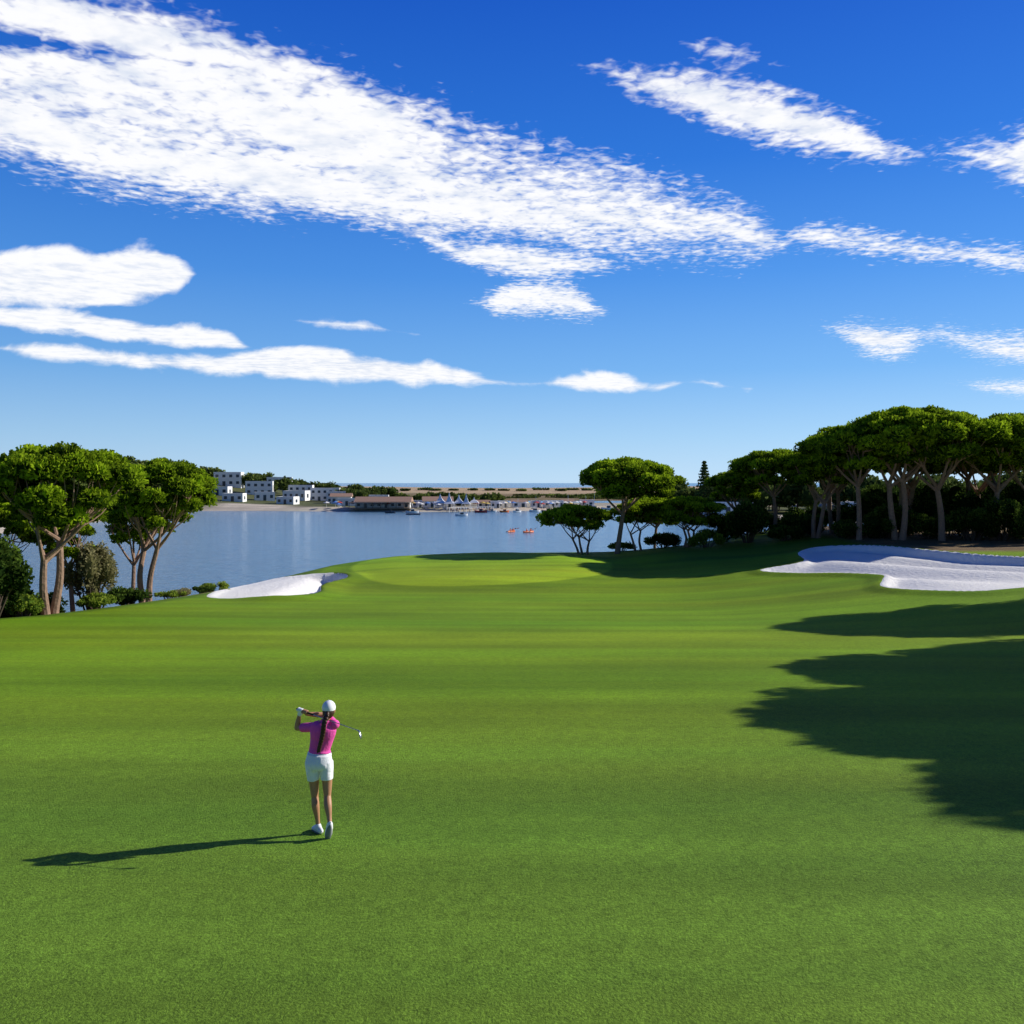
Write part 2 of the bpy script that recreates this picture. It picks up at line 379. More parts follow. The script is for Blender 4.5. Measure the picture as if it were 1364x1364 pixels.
# pines to the right of the fairway, outside the photograph: they cast the long shadows
for k, (x, y, r, s) in enumerate([(27.3,24.5,.3,.90),(31.5,19.5,1.3,.97),(30.5,31.5,2.6,.90),(36.5,28,3.5,1.05),(38.5,36.5,2,1.0),(40.5,50.0,4,.98),(45,47.5,0,1.0),(50,50,1,1.0),(29.8,14.0,1,.80),(35,12,2,.95)]):
    place(G[(k+1) % 4], x, y, r, s)

def bush(x, y, rx, ry, h, seed, mat, n=5000, name='shrub', size=.22, nl=14):
    rng = np.random.default_rng(seed); mb = MB()
    for k in range(nl):
        a = rng.random()*6.28; r = math.sqrt(rng.random())*.85
        z = h*(.25+.6*math.sqrt(1-r*r)*rng.random()**.5); lr = (.22+.16*rng.random())
        c = np.array([rx*r*math.cos(a), ry*r*math.sin(a), z])
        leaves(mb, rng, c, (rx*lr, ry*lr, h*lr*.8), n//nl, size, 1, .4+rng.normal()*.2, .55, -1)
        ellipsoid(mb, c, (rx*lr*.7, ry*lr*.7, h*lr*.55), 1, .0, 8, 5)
        tube(mb, [(c[0]*.2, c[1]*.2, -.3), c*.6, c], [.06, .04, .02], 5, 0)
    return mb.obj(name, [bark_d, mat], loc=(x, y, hz(x, y)))
bush(-27.4, 47.0, 2.2, 2, 4.2, 1, dark_leaf, 6000, nl=20); bush(-29.5, 51.0, 2.2, 2, 3.4, 2, dark_leaf, 5000)
bush(-26.5, 56.5, 1.6, 1.5, 4.4, 3, tan_leaf, 5000, size=.16, nl=20); bush(-30.5, 57, 2.5, 2, 3.0, 4, dark_leaf, 4000)
bush(-25.4, 55.0, 1.1, 1.2, .9, 5, lite_leaf, 2500, size=.14); bush(-25.4, 59, 1.3, 1.6, 1.2, 6, dark_leaf, 2500, size=.15)
bush(-27.0, 49.5, 1.0, 1.2, 1.3, 61, lite_leaf, 2000, size=.14)
rng = np.random.default_rng(77)
for k in range(4):
    y = 64.5+2.3*k+rng.normal()*.5; x = np.interp(y, [56,66,78,90], [-25.3,-23.2,-20.5,-17.5])-1.2
    bush(x, y, .9+.5*rng.random(), 1.4, .5+.4*rng.random(), 70+k, [lite_leaf, tan_leaf, dark_leaf][k % 3], 1300, size=.12, nl=8)
bush(21.3, 98.5, 1.9, 1.5, 2.0, 7, lite_leaf, 5000, size=.16)
bush(26.0, 99, 2.8, 2.5, 4.8, 8, dark_leaf, 8000, nl=22); bush(24, 103, 2.4, 2.0, 3.6, 9, dark_leaf, 5000)
bush(17.5, 104, 2.0, 1.5, 1.8, 10, dark_leaf, 3000); bush(12.5, 103.5, 1.6, 1.2, 1.0, 101, lite_leaf, 2000, size=.15)
for k, (x, y, w, h) in enumerate([(29.5,97,2.2,1.7),(32.0,100,2.5,2.6),(36,94,2.6,2.2),(39,93,2.8,3.6),(43,92.5,2.6,2.8),(46,90,2.3,3.2),(48.5,89,2.6,4.2),(51.5,93,3.5,5),(50.5,85.8,2.2,4.2),(53.5,90,2.5,4.6),(35,106,3.5,3),(41,104,3.5,4.4),(55,94,3,5.5),(59,99,4,6),(30,110,3,2.4),(47,97,4,6),(45,110,4.5,5.5),(52,116,5,6),(58,100,4,6),(60,112,5,6.5)]):
    bush(x, y, w, w*.85, h, 20+k, dark_leaf, 5000, nl=18)

def tree_mass(name, pts, seed, mat=far_leaf, n=90, size=1.3):
    rng = np.random.default_rng(seed); mb = MB()
    P = np.array(pts); zz = terrain(P[:, 0], P[:, 1])[0]
    for (x, y, h, w), z in zip(pts, zz):
        bt = .4+rng.normal()*.25
        for k in range(4):
            c = np.array([x+rng.normal()*w*.35, y+rng.normal()*w*.35, z+h*(.45+.35*rng.random())])
            r = w*(.35+.25*rng.random())
            leaves(mb, rng, c, (r, r, h*.3), n, size, 1, bt+rng.normal()*.08, .6, -1)
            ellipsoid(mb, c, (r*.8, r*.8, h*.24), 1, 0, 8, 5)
        tube(mb, [(x, y, z-.5), (x, y, z+h*.6)], [.25, .15], 5, 0)
    return mb.obj(name, [bark_d, mat])
VILLAS = [(-126,450,13,9,6.5,.2,False,2,4),(-104,435,11,8,4.2,-.1,False,1,4),(-92,445,14,8,6,.1,False,2,5),(-114,415,9,7,3.6,.3,False,1,3),(-165,450,13,9,7,.3,False,2,4),(-138,425,10,7,3.6,0,False,1,3),(-150,478,14,9,7,.1,False,2,4),(-78,412,9,7,3.6,.1,True,1,3),(-196,440,13,9,5.5,.3,False,2,3),(-98,394,8,6,3.0,-.2,False,1,3),(-72,392,8,6,3.0,.2,False,1,3),(-134,520,14,9,7,.2,False,2,4),(-84,430,9,7,5,.2,False,2,3),(-122,396,9,6,3.2,0,False,1,3),(-108,462,12,8,6,.1,False,2,4),(-62,420,9,7,4,.1,False,1,3)]
rng = np.random.default_rng(11)
pts = []
def clear(x, y): return all(not (abs(x/y-vx/vy) < .022 and 0 < vy-y < 38) and not (abs(x-vx) < 9 and abs(y-vy) < 8) for vx, vy, *_ in VILLAS)
for k in range(230):
    x = -330+260*rng.random(); y = 385+190*rng.random()
    if x > -100 and rng.random() < .4: continue
    if not clear(x, y): continue
    h = 4.5+4*rng.random(); pts.append((x, y, h, h*(.7+.4*rng.random())))
for k in range(60):
    x = -300+165*rng.random(); y = 280+80*rng.random(); h = 5+5*rng.random()
    if x > -150: continue
    pts.append((x, y, h, h*.9))
for k in range(30):
    x = -95+90*rng.random(); y = 392+60*rng.random(); h = 3+3.0*rng.random()
    if clear(x, y): pts.append((x, y, h, h*.9))
tree_mass('distant_hillside_trees', pts, 1)
pts = []
for k in range(110):
    x = 66+260*rng.random(); y = 300+110*rng.random(); h = 6+6*rng.random(); pts.append((x, y, h, h*.8))
for k in range(20):
    x = 70+30*rng.random(); y = 300+30*rng.random(); h = 9+4*rng.random(); pts.append((x, y, h, h*.6))
tree_mass('distant_lakeside_trees', pts, 2, n=110)
pts = [(x+8*rng.random(), 1015+60*rng.random(), 1.0+1.6*rng.random(), 5+7*rng.random()) for x in np.linspace(-150, 500, 34)]
tree_mass('dune_scrub', pts, 3, size=2.2, n=40)
pts = [(-60+230*rng.random(), 580+200*rng.random(), .5+.6*rng.random(), 8+16*rng.random()) for k in range(40)]
tree_mass('marsh_vegetation', pts, 4, size=2.0, n=40)

mb = MB(); rng = np.random.default_rng(3)
tube(mb, [(0,0,-.5),(0,0,17.5)], [.4,.06], 8, 0)
for k in range(15):
    z = 3+k*.98; r = (17.8-z)*.24
    for j in range(7):
        a = j*.898+k*.5; e = np.array([math.cos(a)*r, math.sin(a)*r, z+.35])
        tube(mb, [(0,0,z), e], [.08,.03], 4, 0)
        leaves(mb, rng, e*np.array([.6,.6,1]), (abs(e[0])*.5+.3, abs(e[1])*.5+.3, .18), 26, .7, 1, .35, .5, -1)
mb.obj('norfolk_island_pine', [bark_d, far_leaf], loc=(64, 300, hz(66, 300)+1.0))

# ------------------------------------------------------------------ far buildings
white = simple_mat('white_render', (.88, .87, .84), .8, .04, .8)
terra = simple_mat('terracotta_tiles', (.42, .26, .18), .85, .2, 2)
glass = simple_mat('window_glass', (.05, .07, .09), .15, .2, .5)
wood = simple_mat('weathered_wood', (.28, .19, .12), .8, .25, 3)
def house(name, x, y, w, d, h, rot=0, gable=False, storeys=1, bays=4, z=None):
    e = empty(name, (x, y, (hz(x, y) if z is None else z)-.2), rot)
    k = MB(); box(k, -w/2, w/2, -d/2, d/2, -1.5, h)
    if not gable:
        for a in ((-w/2, w/2, -d/2, -d/2+.25), (-w/2, w/2, d/2-.25, d/2), (-w/2, -w/2+.25, -d/2+.25, d/2-.25), (w/2-.25, w/2, -d/2+.25, d/2-.25)): box(k, *a, h+.003, h+.5)
    k.obj('walls', [white], parent=e)
    if gable:
        r = MB(); o = .5; p = h+d*.22
        r.add([(-w/2-o,-d/2-o,h),(w/2+o,-d/2-o,h),(w/2+o,0,p),(-w/2-o,0,p),(-w/2-o,d/2+o,h),(w/2+o,d/2+o,h)], [(0,1,2,3),(3,2,5,4),(0,4,5,1)]); r.add([(-w/2-o,-d/2-o,h),(-w/2-o,0,p),(-w/2-o,0,p),(-w/2-o,d/2+o,h),(w/2+o,-d/2-o,h),(w/2+o,0,p),(w/2+o,0,p),(w/2+o,d/2+o,h)],[(0,1,2,3),(4,5,6,7)])
        r.obj('roof', [terra], parent=e)
    g = MB(); sh = h/storeys
    for s_ in range(storeys):
        for j in range(bays):
            cx = -w/2+(j+.5)*w/bays; ww = w/bays*.22
            door = (s_ == 0 and j % 3 == 1)
            box(g, cx-ww, cx+ww, -d/2-.04, -d/2+.05, s_*sh+(.1 if door else sh*.35), s_*sh+sh*.75)
            box(g, cx-ww, cx+ww, d/2-.05, d/2+.04, s_*sh+sh*.3, s_*sh+sh*.8)
    for s_ in (-1, 1): box(g, s_*w/2-.04, s_*w/2+.04, -d*.15, d*.15, h*.3, h*.75)
    g.obj('windows_and_doors', [glass], parent=e)
    return e
for (x, y, w, d, h, r, gb, st, b_) in VILLAS:
    house('white_villa', x, y, w, d, h, r, gb, st, b_)
e = house('beach_restaurant', -52, 366, 22, 9, 2.8, 0, True, 1, 8)
k = MB(); box(k, -13, 13, -9.5, -4.8, .2, .45)
for j in range(9): box(k, -12.6+j*3.1, -12.4+j*3.1, -9.3, -9.1, .45, 2.5)
box(k, -13.2, 13.2, -9.8, -5.05, 2.5, 2.65); k.obj('terrace', [wood], parent=e)
e = house('beach_restaurant', -31, 376, 12, 8, 3.0, .1, True, 1, 5)
for (x, y, w, gb) in [(-12,374,5,True),(-4,378,4,False),(3,380,6,True),(10,382,4,False),(16,386,5,False),(24,392,5,True),(33,398,6,False),(-40,382,5,False),(-7,373,4,False),(20,388,4,False)]:
    house('beach_kiosk', x, y, w, 4, 2.5, .1, gb, 1, 2)
for (x, y, w, r) in [(70,285,14,.2),(118,262,18,-.3),(108,272,12,-.2),(142,262,16,-.2)]:
    house('white_villa', x, y+8, w, 9, 4, r, False, 1, 4)
# wooden pier with white rail
k = MB(); box(k, -.9, .9, -22, 0, .75, .9)
for j in range(9):
    for s_ in (-1, 1): box(k, s_*.8-.08, s_*.8+.08, -21.8+j*2.7, -21.6+j*2.7, -1.5, 1.75, 1)
for s_ in (-1, 1): box(k, s_*.8-.04, s_*.8+.04, -21.9, 0, 1.753, 1.83, 1)
o = k.obj('pier', [wood, white], loc=(-8, 366, WATER)); o.rotation_euler[2] = -.9
canvas = simple_mat('white_canvas', (.88, .88, .88), .8, .03, 1)
for (x, y, s, h) in [(-29,364,2.6,6.0),(-25.3,363,2.2,6.8),(-21.5,365,2.4,5.8),(-18.5,364,1.8,6.6),(-15.5,368,2.0,4.6)]:
    k = MB()
    def ring(r, z): return [(-r,-r,z),(r,-r,z),(r,r,z),(-r,r,z)]
    V = ring(s, 2.2)+ring(s*.5, 3.2)+ring(s*.17, h*.75)+ring(.04, h); q = []
    for a in range(3):
        for j in range(4): q.append((a*4+j, a*4+(j+1) % 4, a*4+4+(j+1) % 4, a*4+4+j))
    k.add(V, q)
    for sx in (-1, 1):
        for sy in (-1, 1): tube(k, [(sx*s*.97, sy*s*.97, -.3), (sx*s*.97, sy*s*.97, 2.25)], [.07, .07], 6)
    k.obj('beach_tent', [canvas], loc=(x, y, hz(x, y)))
cols = [simple_mat('parasol_%d' % i, c, .8, .05) for i, c in enumerate([(.85,.83,.78),(.1,.25,.6),(.7,.5,.12),(.6,.08,.06)])]
k = MB(); rng = np.random.default_rng(9)
for j in range(64):
    x = -75+106*j/63+rng.normal()*.8; y = np.interp(x, [-100,-65,-40,5,30],[366,354,352,363,383])+6+rng.random()*12; z = hz(x, y); mi = int(rng.choice([0,0,0,0,1,2,3]))
    tube(k, [(x,y,z),(x,y,z+2.4)], [.05,.05], 5, 0)
    tube(k, [(x,y,z+1.95),(x,y,z+2.2),(x,y,z+2.6)], [1.4,.9,.04], 8, mi)
    if j % 2: box(k, x+1.6, x+2.3, y-.9, y+.9, z+.25, z+.4, 0)
k.obj('beach_parasols', cols)
hullw = simple_mat('hull_white', (.85,.85,.85), .4, .03); orange = simple_mat('kayak_orange', (.85,.18,.03), .4, .05)
red = simple_mat('hull_red', (.6,.06,.05), .4, .05); navy = simple_mat('dark_hull', (.04,.06,.10), .5, .1)
def hull(k, L_, w, h, mat, c=(0,0,0), rot=0):
    xs_ = np.linspace(-L_/2, L_/2, 9); V = []
    for x in xs_:
        t = abs(x)/(L_/2); ww = w/2*(1-t**2.6)+.02; zz = h*(1+.35*t*t)
        V += [(x,-ww,zz),(x,-ww*.75,h*.35),(x,-ww*.25,0),(x,ww*.25,0),(x,ww*.75,h*.35),(x,ww,zz),(x,ww*.4,zz*.82),(x,-ww*.4,zz*.82)]
    V = np.array(V); ca_, sa_ = math.cos(rot), math.sin(rot); V = V @ np.array([[ca_, sa_, 0],[-sa_, ca_, 0],[0,0,1]]) + np.array(c)
    q = [(i*8+j, (i+1)*8+j, (i+1)*8+(j+1) % 8, i*8+(j+1) % 8) for i in range(8) for j in range(8)]
    k.add(V, q, mat)
def paddler(k, c, s, m_body, m_skin):
    c = np.array(c, float)
    tube(k, [c+[0,0,.1], c+[0,0,.35], c+[s*.03,0,.58]], [(.17,.13),(.15,.11),(.17,.11)], 8, m_body, cap=True)
    ellipsoid(k, c+[s*.05,0,.85], (.1,.1,.13), m_skin)
    for t in (-1, 1):
        tube(k, [c+[0,t*.18,.58], c+[s*.15,t*.3,.38], c+[s*.4,t*.2,.45]], [.055,.045,.035], 6, m_skin)
        tube(k, [c+[s*-.1,t*.1,.1], c+[s*.45,t*.12,.22], c+[s*.8,t*.1,.08]], [.08,.07,.05], 6, m_skin)
    tube(k, [c+[s*.35,-1.1,.85], c+[s*.45,1.1,.1]], [.02,.02], 5, 0)
    for t in (-1, 1): ellipsoid(k, c+[s*.4-t*.05*s,t*1.1,.475-t*.375], (.03,.2,.1), 0)
skinm = simple_mat('skin_far', (.45,.24,.15), .6, .05)
for (x, y, r) in [(-.1, 210, 1.1), (3.8, 208, .8)]:
    k = MB(); hull(k, 3.6, .85, .38, 0); paddler(k, (-.6,0,.1), 1, 1, 2); paddler(k, (.7,0,.1), 1, 1, 2)
    o = k.obj('kayak', [orange, orange, skinm], True, loc=(x, y, WATER-.08)); o.rotation_euler[2] = r
def motorboat(x, y, L_, mat, rot, mast=False):
    k = MB(); hull(k, L_, L_*.34, L_*.16, 0); box(k, -L_*.1, L_*.15, -L_*.1, L_*.1, L_*.14, L_*.3, 1); box(k, -L_*.12, L_*.2, -L_*.12, L_*.12, L_*.303, L_*.33, 0)
    if mast: tube(k, [(L_*.1,0,L_*.1),(L_*.1,0,L_*1.25)], [.07,.04], 6, 0); tube(k, [(L_*.1,0,L_*.42),(-L_*.4,0,L_*.40)], [.09,.07], 6, 0)
    o = k.obj('sailing_boat' if mast else 'motor_boat', [mat, glass], loc=(x, y, WATER-.15)); o.rotation_euler[2] = rot
motorboat(-17.5, 312, 4.5, hullw, .3)
for (x, y, L_, mm, r, ma) in [(-38,343,5,hullw,.2,0),(-12,347,5,red,-.3,0),(2,350,4.5,hullw,.8,1),(14,352,5,navy,.1,0),(22,362,5.5,hullw,-.4,1),(27,366,4,red,.2,0),(-3,352,4,orange,.4,0),(-46,340,4,navy,0,0),(30,372,5,hullw,0,1),(9,356,5,hullw,.5,1),(-8,354,4,hullw,.2,0),(18,357,4,hullw,0,0),(34,378,6,hullw,.3,1),(41,384,6,hullw,.1,0)]: motorboat(x, y, L_, mm, r, ma)
k = MB(); box(k, -2.5, 2.5, -2, 2, 0, .5)
for sx in (-2.2, 2.2): tube(k, [(sx,-1.8,.5),(sx,-1.8,1.4)], [.05,.05], 6)
tube(k, [(-2.2,-1.8,1.4),(2.2,-1.8,1.4)], [.04,.04], 6); k.obj('swimming_raft', [navy], loc=(-35.5, 325, WATER-.05))
fgreen = simple_mat('fence_green', (.03,.12,.06), .7, .1)
k = MB(); y0 = 205
for j in range(14): x = -150+j*3; box(k, x-.05, x+.05, y0-.05, y0+.05, 0, 3.2)
box(k, -150, -111, y0-.015, y0+.015, .1, 3.0); box(k, -150, -111, y0-.04, y0+.04, 3.003, 3.1)
k.obj('tennis_court_fence', [fgreen], loc=(0, 0, hz(-125, 205)))

# ------------------------------------------------------------------ golfer
skin = simple_mat('skin', (.50,.25,.13), .5, .06, 12); pink = simple_mat('pink_polo', (.97,.10,.45), .85, .08, 9, .02)
shortm = simple_mat('white_shorts', (.92,.92,.93), .85, .03, 11, .015); hairm = simple_mat('brown_hair', (.06,.025,.012), .5, .4, 60, .004)
capm = simple_mat('white_cap', (.92,.92,.92), .8, .03, 20); shoem = simple_mat('white_shoes', (.87,.87,.87), .5, .05, 20); solem = simple_mat('grey_sole', (.25,.26,.28), .7, .1, 30)
steel = simple_mat('club_steel', (.6,.6,.62), .25, .05, 10, 0, 1.0); gripm = simple_mat('club_grip', (.03,.03,.03), .8, .1, 30); lipm = simple_mat('lips', (.45,.12,.10), .5, .05); eyem = simple_mat('eyes', (.02,.015,.01), .2, .05)
GX, GY = -2.47, 11.62
GZ = hz(GX, GY)
g = empty('golfer', (GX, GY, GZ))
def A(*p): return np.array(p, float)
LS, RS = A(-.145,.03,1.385), A(.165,.0,1.43)
LE, RE = A(-.36,.14,1.345), A(-.02,.20,1.50)
LH, RH = A(-.315,.10,1.55), A(-.255,.09,1.545)
LHip, RHip = A(-.130,0,.90), A(.053,0,.90)
LK, RK = A(-.105,.02,.48), A(.070,-.03,.50)
LA, RA = A(-.060,.0,.095), A(.135,-.21,.19)
torso_c = [A(-.04,0,.88), A(-.045,-.01,.94), A(-.04,0,1.02), A(-.03,.01,1.11), A(-.01,.01,1.22), A(.01,.0,1.33), A(.02,0,1.40), A(.035,0,1.455)]
torso_r = [(.15,.10),(.16,.11),(.145,.105),(.120,.090),(.135,.10),(.155,.105),(.15,.095),(.085,.07)]
k = MB()
tube(k, torso_c, torso_r, 20, side=(1,0,0), cap='flat', sub=4)
tube(k, [A(.035,0,1.42), A(.05,.005,1.49), A(.07,.015,1.56)], [.06,.05,.052], 14, cap=True, sub=3)
hc = A(.085,.025,1.615)
ellipsoid(k, hc, (.074,.092,.108), nu=20, nv=14); ellipsoid(k, hc+[0,.03,-.055], (.055,.062,.062), nu=16, nv=10)
tube(k, [hc+[0,.088,.015], hc+[0,.112,-.022]], [.010,.015], 8, cap=True)
for s in (-1, 1): ellipsoid(k, hc+[s*.074,.0,-.01], (.012,.020,.030), nu=10, nv=8)
def limb(pts, rr, **kw): tube(k, pts, rr, 14, cap=True, sub=5, **kw)
limb([LS, (LS+LE)/2, LE], [.052,.046,.037]); limb([LE, LE*.6+LH*.4, LH-(LH-LE)*.12], [.037,.036,.024])
limb([RS, (RS+RE)/2+A(0,.02,0), RE], [.052,.046,.037]); limb([RE, RE*.6+RH*.4, RH-(RH-RE)*.12], [.037,.036,.024])
def leg(hip, kn, an):
    th = hip+(kn-hip)*.45+A(0,.012,0); calf = kn+(an-kn)*.32+A(0,-.022,0); low = kn+(an-kn)*.72
    limb([hip+A(0,0,-.04), th, kn+(hip-kn)*.12, kn], [.074,.070,.053,.047]); limb([kn, calf, low, an], [.047,.052,.034,.029])
leg(LHip, LK, LA); leg(RHip, RK, RA)
body = k.obj('body', [skin], True, parent=g)
def remesh(o, v, it=4):
    r = o.modifiers.new('r', 'REMESH'); r.mode = 'VOXEL'; r.voxel_size = v; r.use_smooth_shade = True
    s = o.modifiers.new('s', 'SMOOTH'); s.factor = .5; s.iterations = it
remesh(body, .009)
k = MB()
for s in (-1, 1): ellipsoid(k, hc+[s*.030,.086,.008], (.012,.008,.007), 0, nu=8, nv=6)
k.obj('eyes', [eyem], True, parent=g)
k = MB(); tube(k, [hc+[-.022,.088,-.062], hc+[0,.096,-.060], hc+[.022,.088,-.062]], [.004,.007,.004], 8, cap=True); k.obj('mouth', [lipm], True, parent=g)
k = MB()
sc = [A(-.035,.0,1.055), A(-.033,.005,1.11)]+torso_c[4:7]+[A(.035,0,1.45)]
sr_ = [(.152,.122),(.137,.107),(.148,.115),(.168,.12),(.163,.108),(.098,.08)]
tube(k, sc, sr_, 24, side=(1,0,0), cap='flat', sub=4)
tube(k, [LS+A(.03,0,0), LS+(LE-LS)*.30, LS+(LE-LS)*.66], [.066,.062,.060], 14, cap='flat', sub=3)
tube(k, [RS+A(-.03,0,0), RS+(RE-RS)*.30, RS+(RE-RS)*.64], [.066,.062,.060], 14, cap='flat', sub=3)
ellipsoid(k, LS, (.066,.066,.062)); ellipsoid(k, RS, (.066,.066,.062))
tube(k, [A(.035,0,1.43), A(.048,.004,1.492)], [.068,.060], 16, cap='flat')
o = k.obj('polo_shirt', [pink], True, parent=g); remesh(o, .008, 4)
k = MB()
tube(k, [A(-.04,-.005,.87), A(-.043,-.012,.93), A(-.04,-.003,1.01), A(-.035,.0,1.072)], [(.176,.122),(.180,.138),(.162,.128),(.147,.116)], 24, side=(1,0,0), cap='flat', sub=4)
for hip, kn in ((LHip, LK), (RHip, RK)):
    tube(k, [hip+A(0,0,.05), hip+(kn-hip)*.1, hip+(kn-hip)*.25, hip+(kn-hip)*.47], [(.088,.12),(.090,.118),(.085,.108),(.080,.098)], 18, side=(1,0,0), cap='flat', sub=3)
ellipsoid(k, A(-.110,-.042,.92), (.080,.098,.10)); ellipsoid(k, A(.028,-.042,.92), (.080,.098,.10))
o = k.obj('shorts', [shortm], True, parent=g); remesh(o, .007, 14)
k = MB(); tube(k, [A(-.037,0,1.035), A(-.035,0,1.060)], [(.158,.126),(.153,.121)], 24, side=(1,0,0), cap='flat'); k.obj('belt', [capm], True, parent=g)
k = MB(); ellipsoid(k, hc+[0,-.002,.028], (.087,.106,.096), nu=24, nv=16, z0=-.25)
br = [(math.sin(a)*.080, .07+math.cos(a)*.035, 0.) for a in np.linspace(-1.0, 1.0, 11)]
br2 = [(math.sin(a)*.074, .10+math.cos(a)*.085, -.018) for a in np.linspace(-1.0, 1.0, 11)]
V = np.array(br+br2+[(p[0],p[1],p[2]+.005) for p in br+br2])+hc+A(0,0,.03)
q = []
for j in range(10): q += [(j,j+1,12+j,11+j),(22+j,33+j,34+j,23+j),(11+j,12+j,34+j,33+j)]
k.add(V, q); ellipsoid(k, hc+[0,0,.125], (.008,.008,.005)); k.obj('cap', [capm], True, parent=g)
k = MB(); ellipsoid(k, hc+[0,-.030,-.020], (.078,.080,.088), nu=18, nv=12)
limbp = [hc+[0,-.085,.0], hc+[-.005,-.125,-.05], A(.06,-.150,1.48), A(.045,-.145,1.38), A(.025,-.140,1.28), A(.0,-.135,1.19), A(-.015,-.135,1.12)]
tube(k, limbp, [(.026,.022),(.030,.026),(.032,.024),(.033,.022),(.030,.020),(.022,.016),(.008,.008)], 12, side=(1,0,0), cap=True, sub=5)
bp_ = catmull(limbp[1:], 5)
for i_, p in enumerate(bp_): ellipsoid(k, p+A(.012*(-1)**i_, -.012, 0), (.027*(1-.5*i_/len(bp_)), .022, .028), nu=10, nv=7)
o = k.obj('hair', [hairm], True, parent=g); remesh(o, .006, 1)
dcl = A(.58,-.34,1.425)-A(-.335,.085,1.605); dcl /= np.linalg.norm(dcl)
c0 = A(-.345,.09,1.607)
k = MB()
tube(k, [c0, c0+dcl*.26], [.014,.011], 10, 1, cap=True); tube(k, [c0+dcl*.26, c0+dcl*.97], [.0065,.005], 8, 0)
e0 = c0+dcl*.96
tube(k, [e0, e0+dcl*.03+A(0,0,-.01), e0+dcl*.05+A(.0,-.01,-.05), e0+dcl*.055+A(.0,-.02,-.085)], [(.007,.007),(.012,.010),(.026,.010),(.016,.008)], 10, 0, cap=True, sub=4)
club = k.obj('golf_club', [steel, gripm], True, loc=(GX, GY, GZ))
def hand(name, gp, wrist, mat, flip):
    k = MB(); gp = np.array(gp); d = dcl
    w = np.array(wrist); up = gp-w; up -= d*(up@d); up /= np.linalg.norm(up); sd_ = np.cross(d, up)
    palm_c = gp - up*.030
    tube(k, [w, (w+palm_c)/2, palm_c], [(.026,.022),(.036,.020),(.040,.018)], 12, side=d, cap=True, sub=3)
    for i, ln in enumerate((.9, 1.0, .95, .8)):
        o = d*((i-1.5)*.019*flip); P = []
        for t in np.linspace(-2.2, 1.9*ln, 7): P.append(gp+o+(up*math.cos(t)+sd_*math.sin(t))*.024)
        tube(k, P, [.0095,.010,.0095,.0095,.009,.0085,.0075], 8, cap=True, sub=2)
    P = [palm_c-d*flip*.03, gp-d*flip*.045+sd_*.018, gp-d*flip*.02+sd_*.027+up*.012]
    tube(k, P, [.013,.011,.0085], 8, cap=True, sub=3)
    o = k.obj(name, [mat], True, parent=g); remesh(o, .004, 2)
hand('left_hand_glove', c0+dcl*.055, LH-(LH-LE)*.12, capm, 1)
hand('right_hand', c0+dcl*.135, RH-(RH-RE)*.12, skin, 1)
def shoe(name, heel, toe, upv, ank):
    k = MB(); heel = np.array(heel); toe = np.array(toe); f = toe-heel; L_ = np.linalg.norm(f); f /= L_; u = np.array(upv, float); u -= f*(u@f); u /= np.linalg.norm(u); s = np.cross(f, u)
    pts = [heel+u*.04, heel+f*L_*.25+u*.050, heel+f*L_*.55+u*.044, heel+f*L_*.8+u*.032, toe-f*.02+u*.024]
    tube(k, pts, [(.032,.038),(.038,.050),(.045,.043),(.044,.030),(.030,.020)], 14, 0, side=s, cap=True, sub=4)
    tube(k, [heel+f*.065+u*.05, np.array(ank)], [.046,.040], 14, 0, cap=True)
    V = []; n = 18
    for t in np.linspace(0, 1, n, endpoint=False):
        a = t*2*math.pi; x = math.cos(a); y = math.sin(a); wd = .040+.010*x
        V.append(heel+f*(L_*.5+x*(L_*.5+.018))+s*y*wd)
    V = np.array(V); V = np.vstack([V, V+u*.018])
    q = [(j, (j+1) % n, n+(j+1) % n, n+j) for j in range(n)]+[(j, n-1-j, n-2-j, j+1) for j in range(n//2-1)]
    k.add(V, q, 1)
    k.obj(name, [shoem, solem], True, parent=g)
shoe('left_shoe', (-.015,-.045,.004), (-.155,.125,.004), (0,0,1), LA)
shoe('right_shoe', (.150,-.275,.195), (.105,-.215,-.0), (-.10,.8,.35), RA)

# ------------------------------------------------------------------ sun + sky
SUN = Vector((.948*math.cos(R(26)), .318*math.cos(R(26)), math.sin(R(26)))).normalized()
sl_ = bpy.data.lights.new('sun', 'SUN'); sl_.energy = 5.0; sl_.angle = R(.5); sl_.color = (1.0, .96, .88)
so = bpy.data.objects.new('sun', sl_); COL.objects.link(so); so.rotation_euler = (-SUN).to_track_quat('-Z', 'Y').to_euler(); so.location = (30, 10, 30)
w = bpy.data.worlds.new('World'); scene.world = w; w.use_nodes = True; nt = w.node_tree; nt.nodes.clear(); N = nt.nodes; L = nt.links
out = N.new('ShaderNodeOutputWorld'); bg = N.new('ShaderNodeBackground'); bg.inputs[1].default_value = .1; L.new(bg.outputs[0], out.inputs[0])
sky = N.new('ShaderNodeTexSky'); sky.sky_type = 'NISHITA'; sky.sun_disc = False; sky.sun_elevation = R(26); sky.sun_rotation = math.atan2(SUN.x, SUN.y)
sky.air_density = 1.0; sky.dust_density = .2; sky.ozone_density = 4
tc = N.new('ShaderNodeTexCoord'); sp = N.new('ShaderNodeSeparateXYZ'); L.new(tc.outputs['Generated'], sp.inputs[0])
ramp = N.new('ShaderNodeValToRGB'); L.new(sp.outputs[2], ramp.inputs[0]); el = ramp.color_ramp.elements
stops = [(0, (.52,.75,.98)), (.05, (.37,.64,.95)), (.12, (.18,.46,.91)), (.22, (.07,.30,.84)), (.33, (.018,.18,.73)), (.47, (.004,.10,.60)), (.62, (.002,.04,.32)), (1, (.002,.025,.20))]
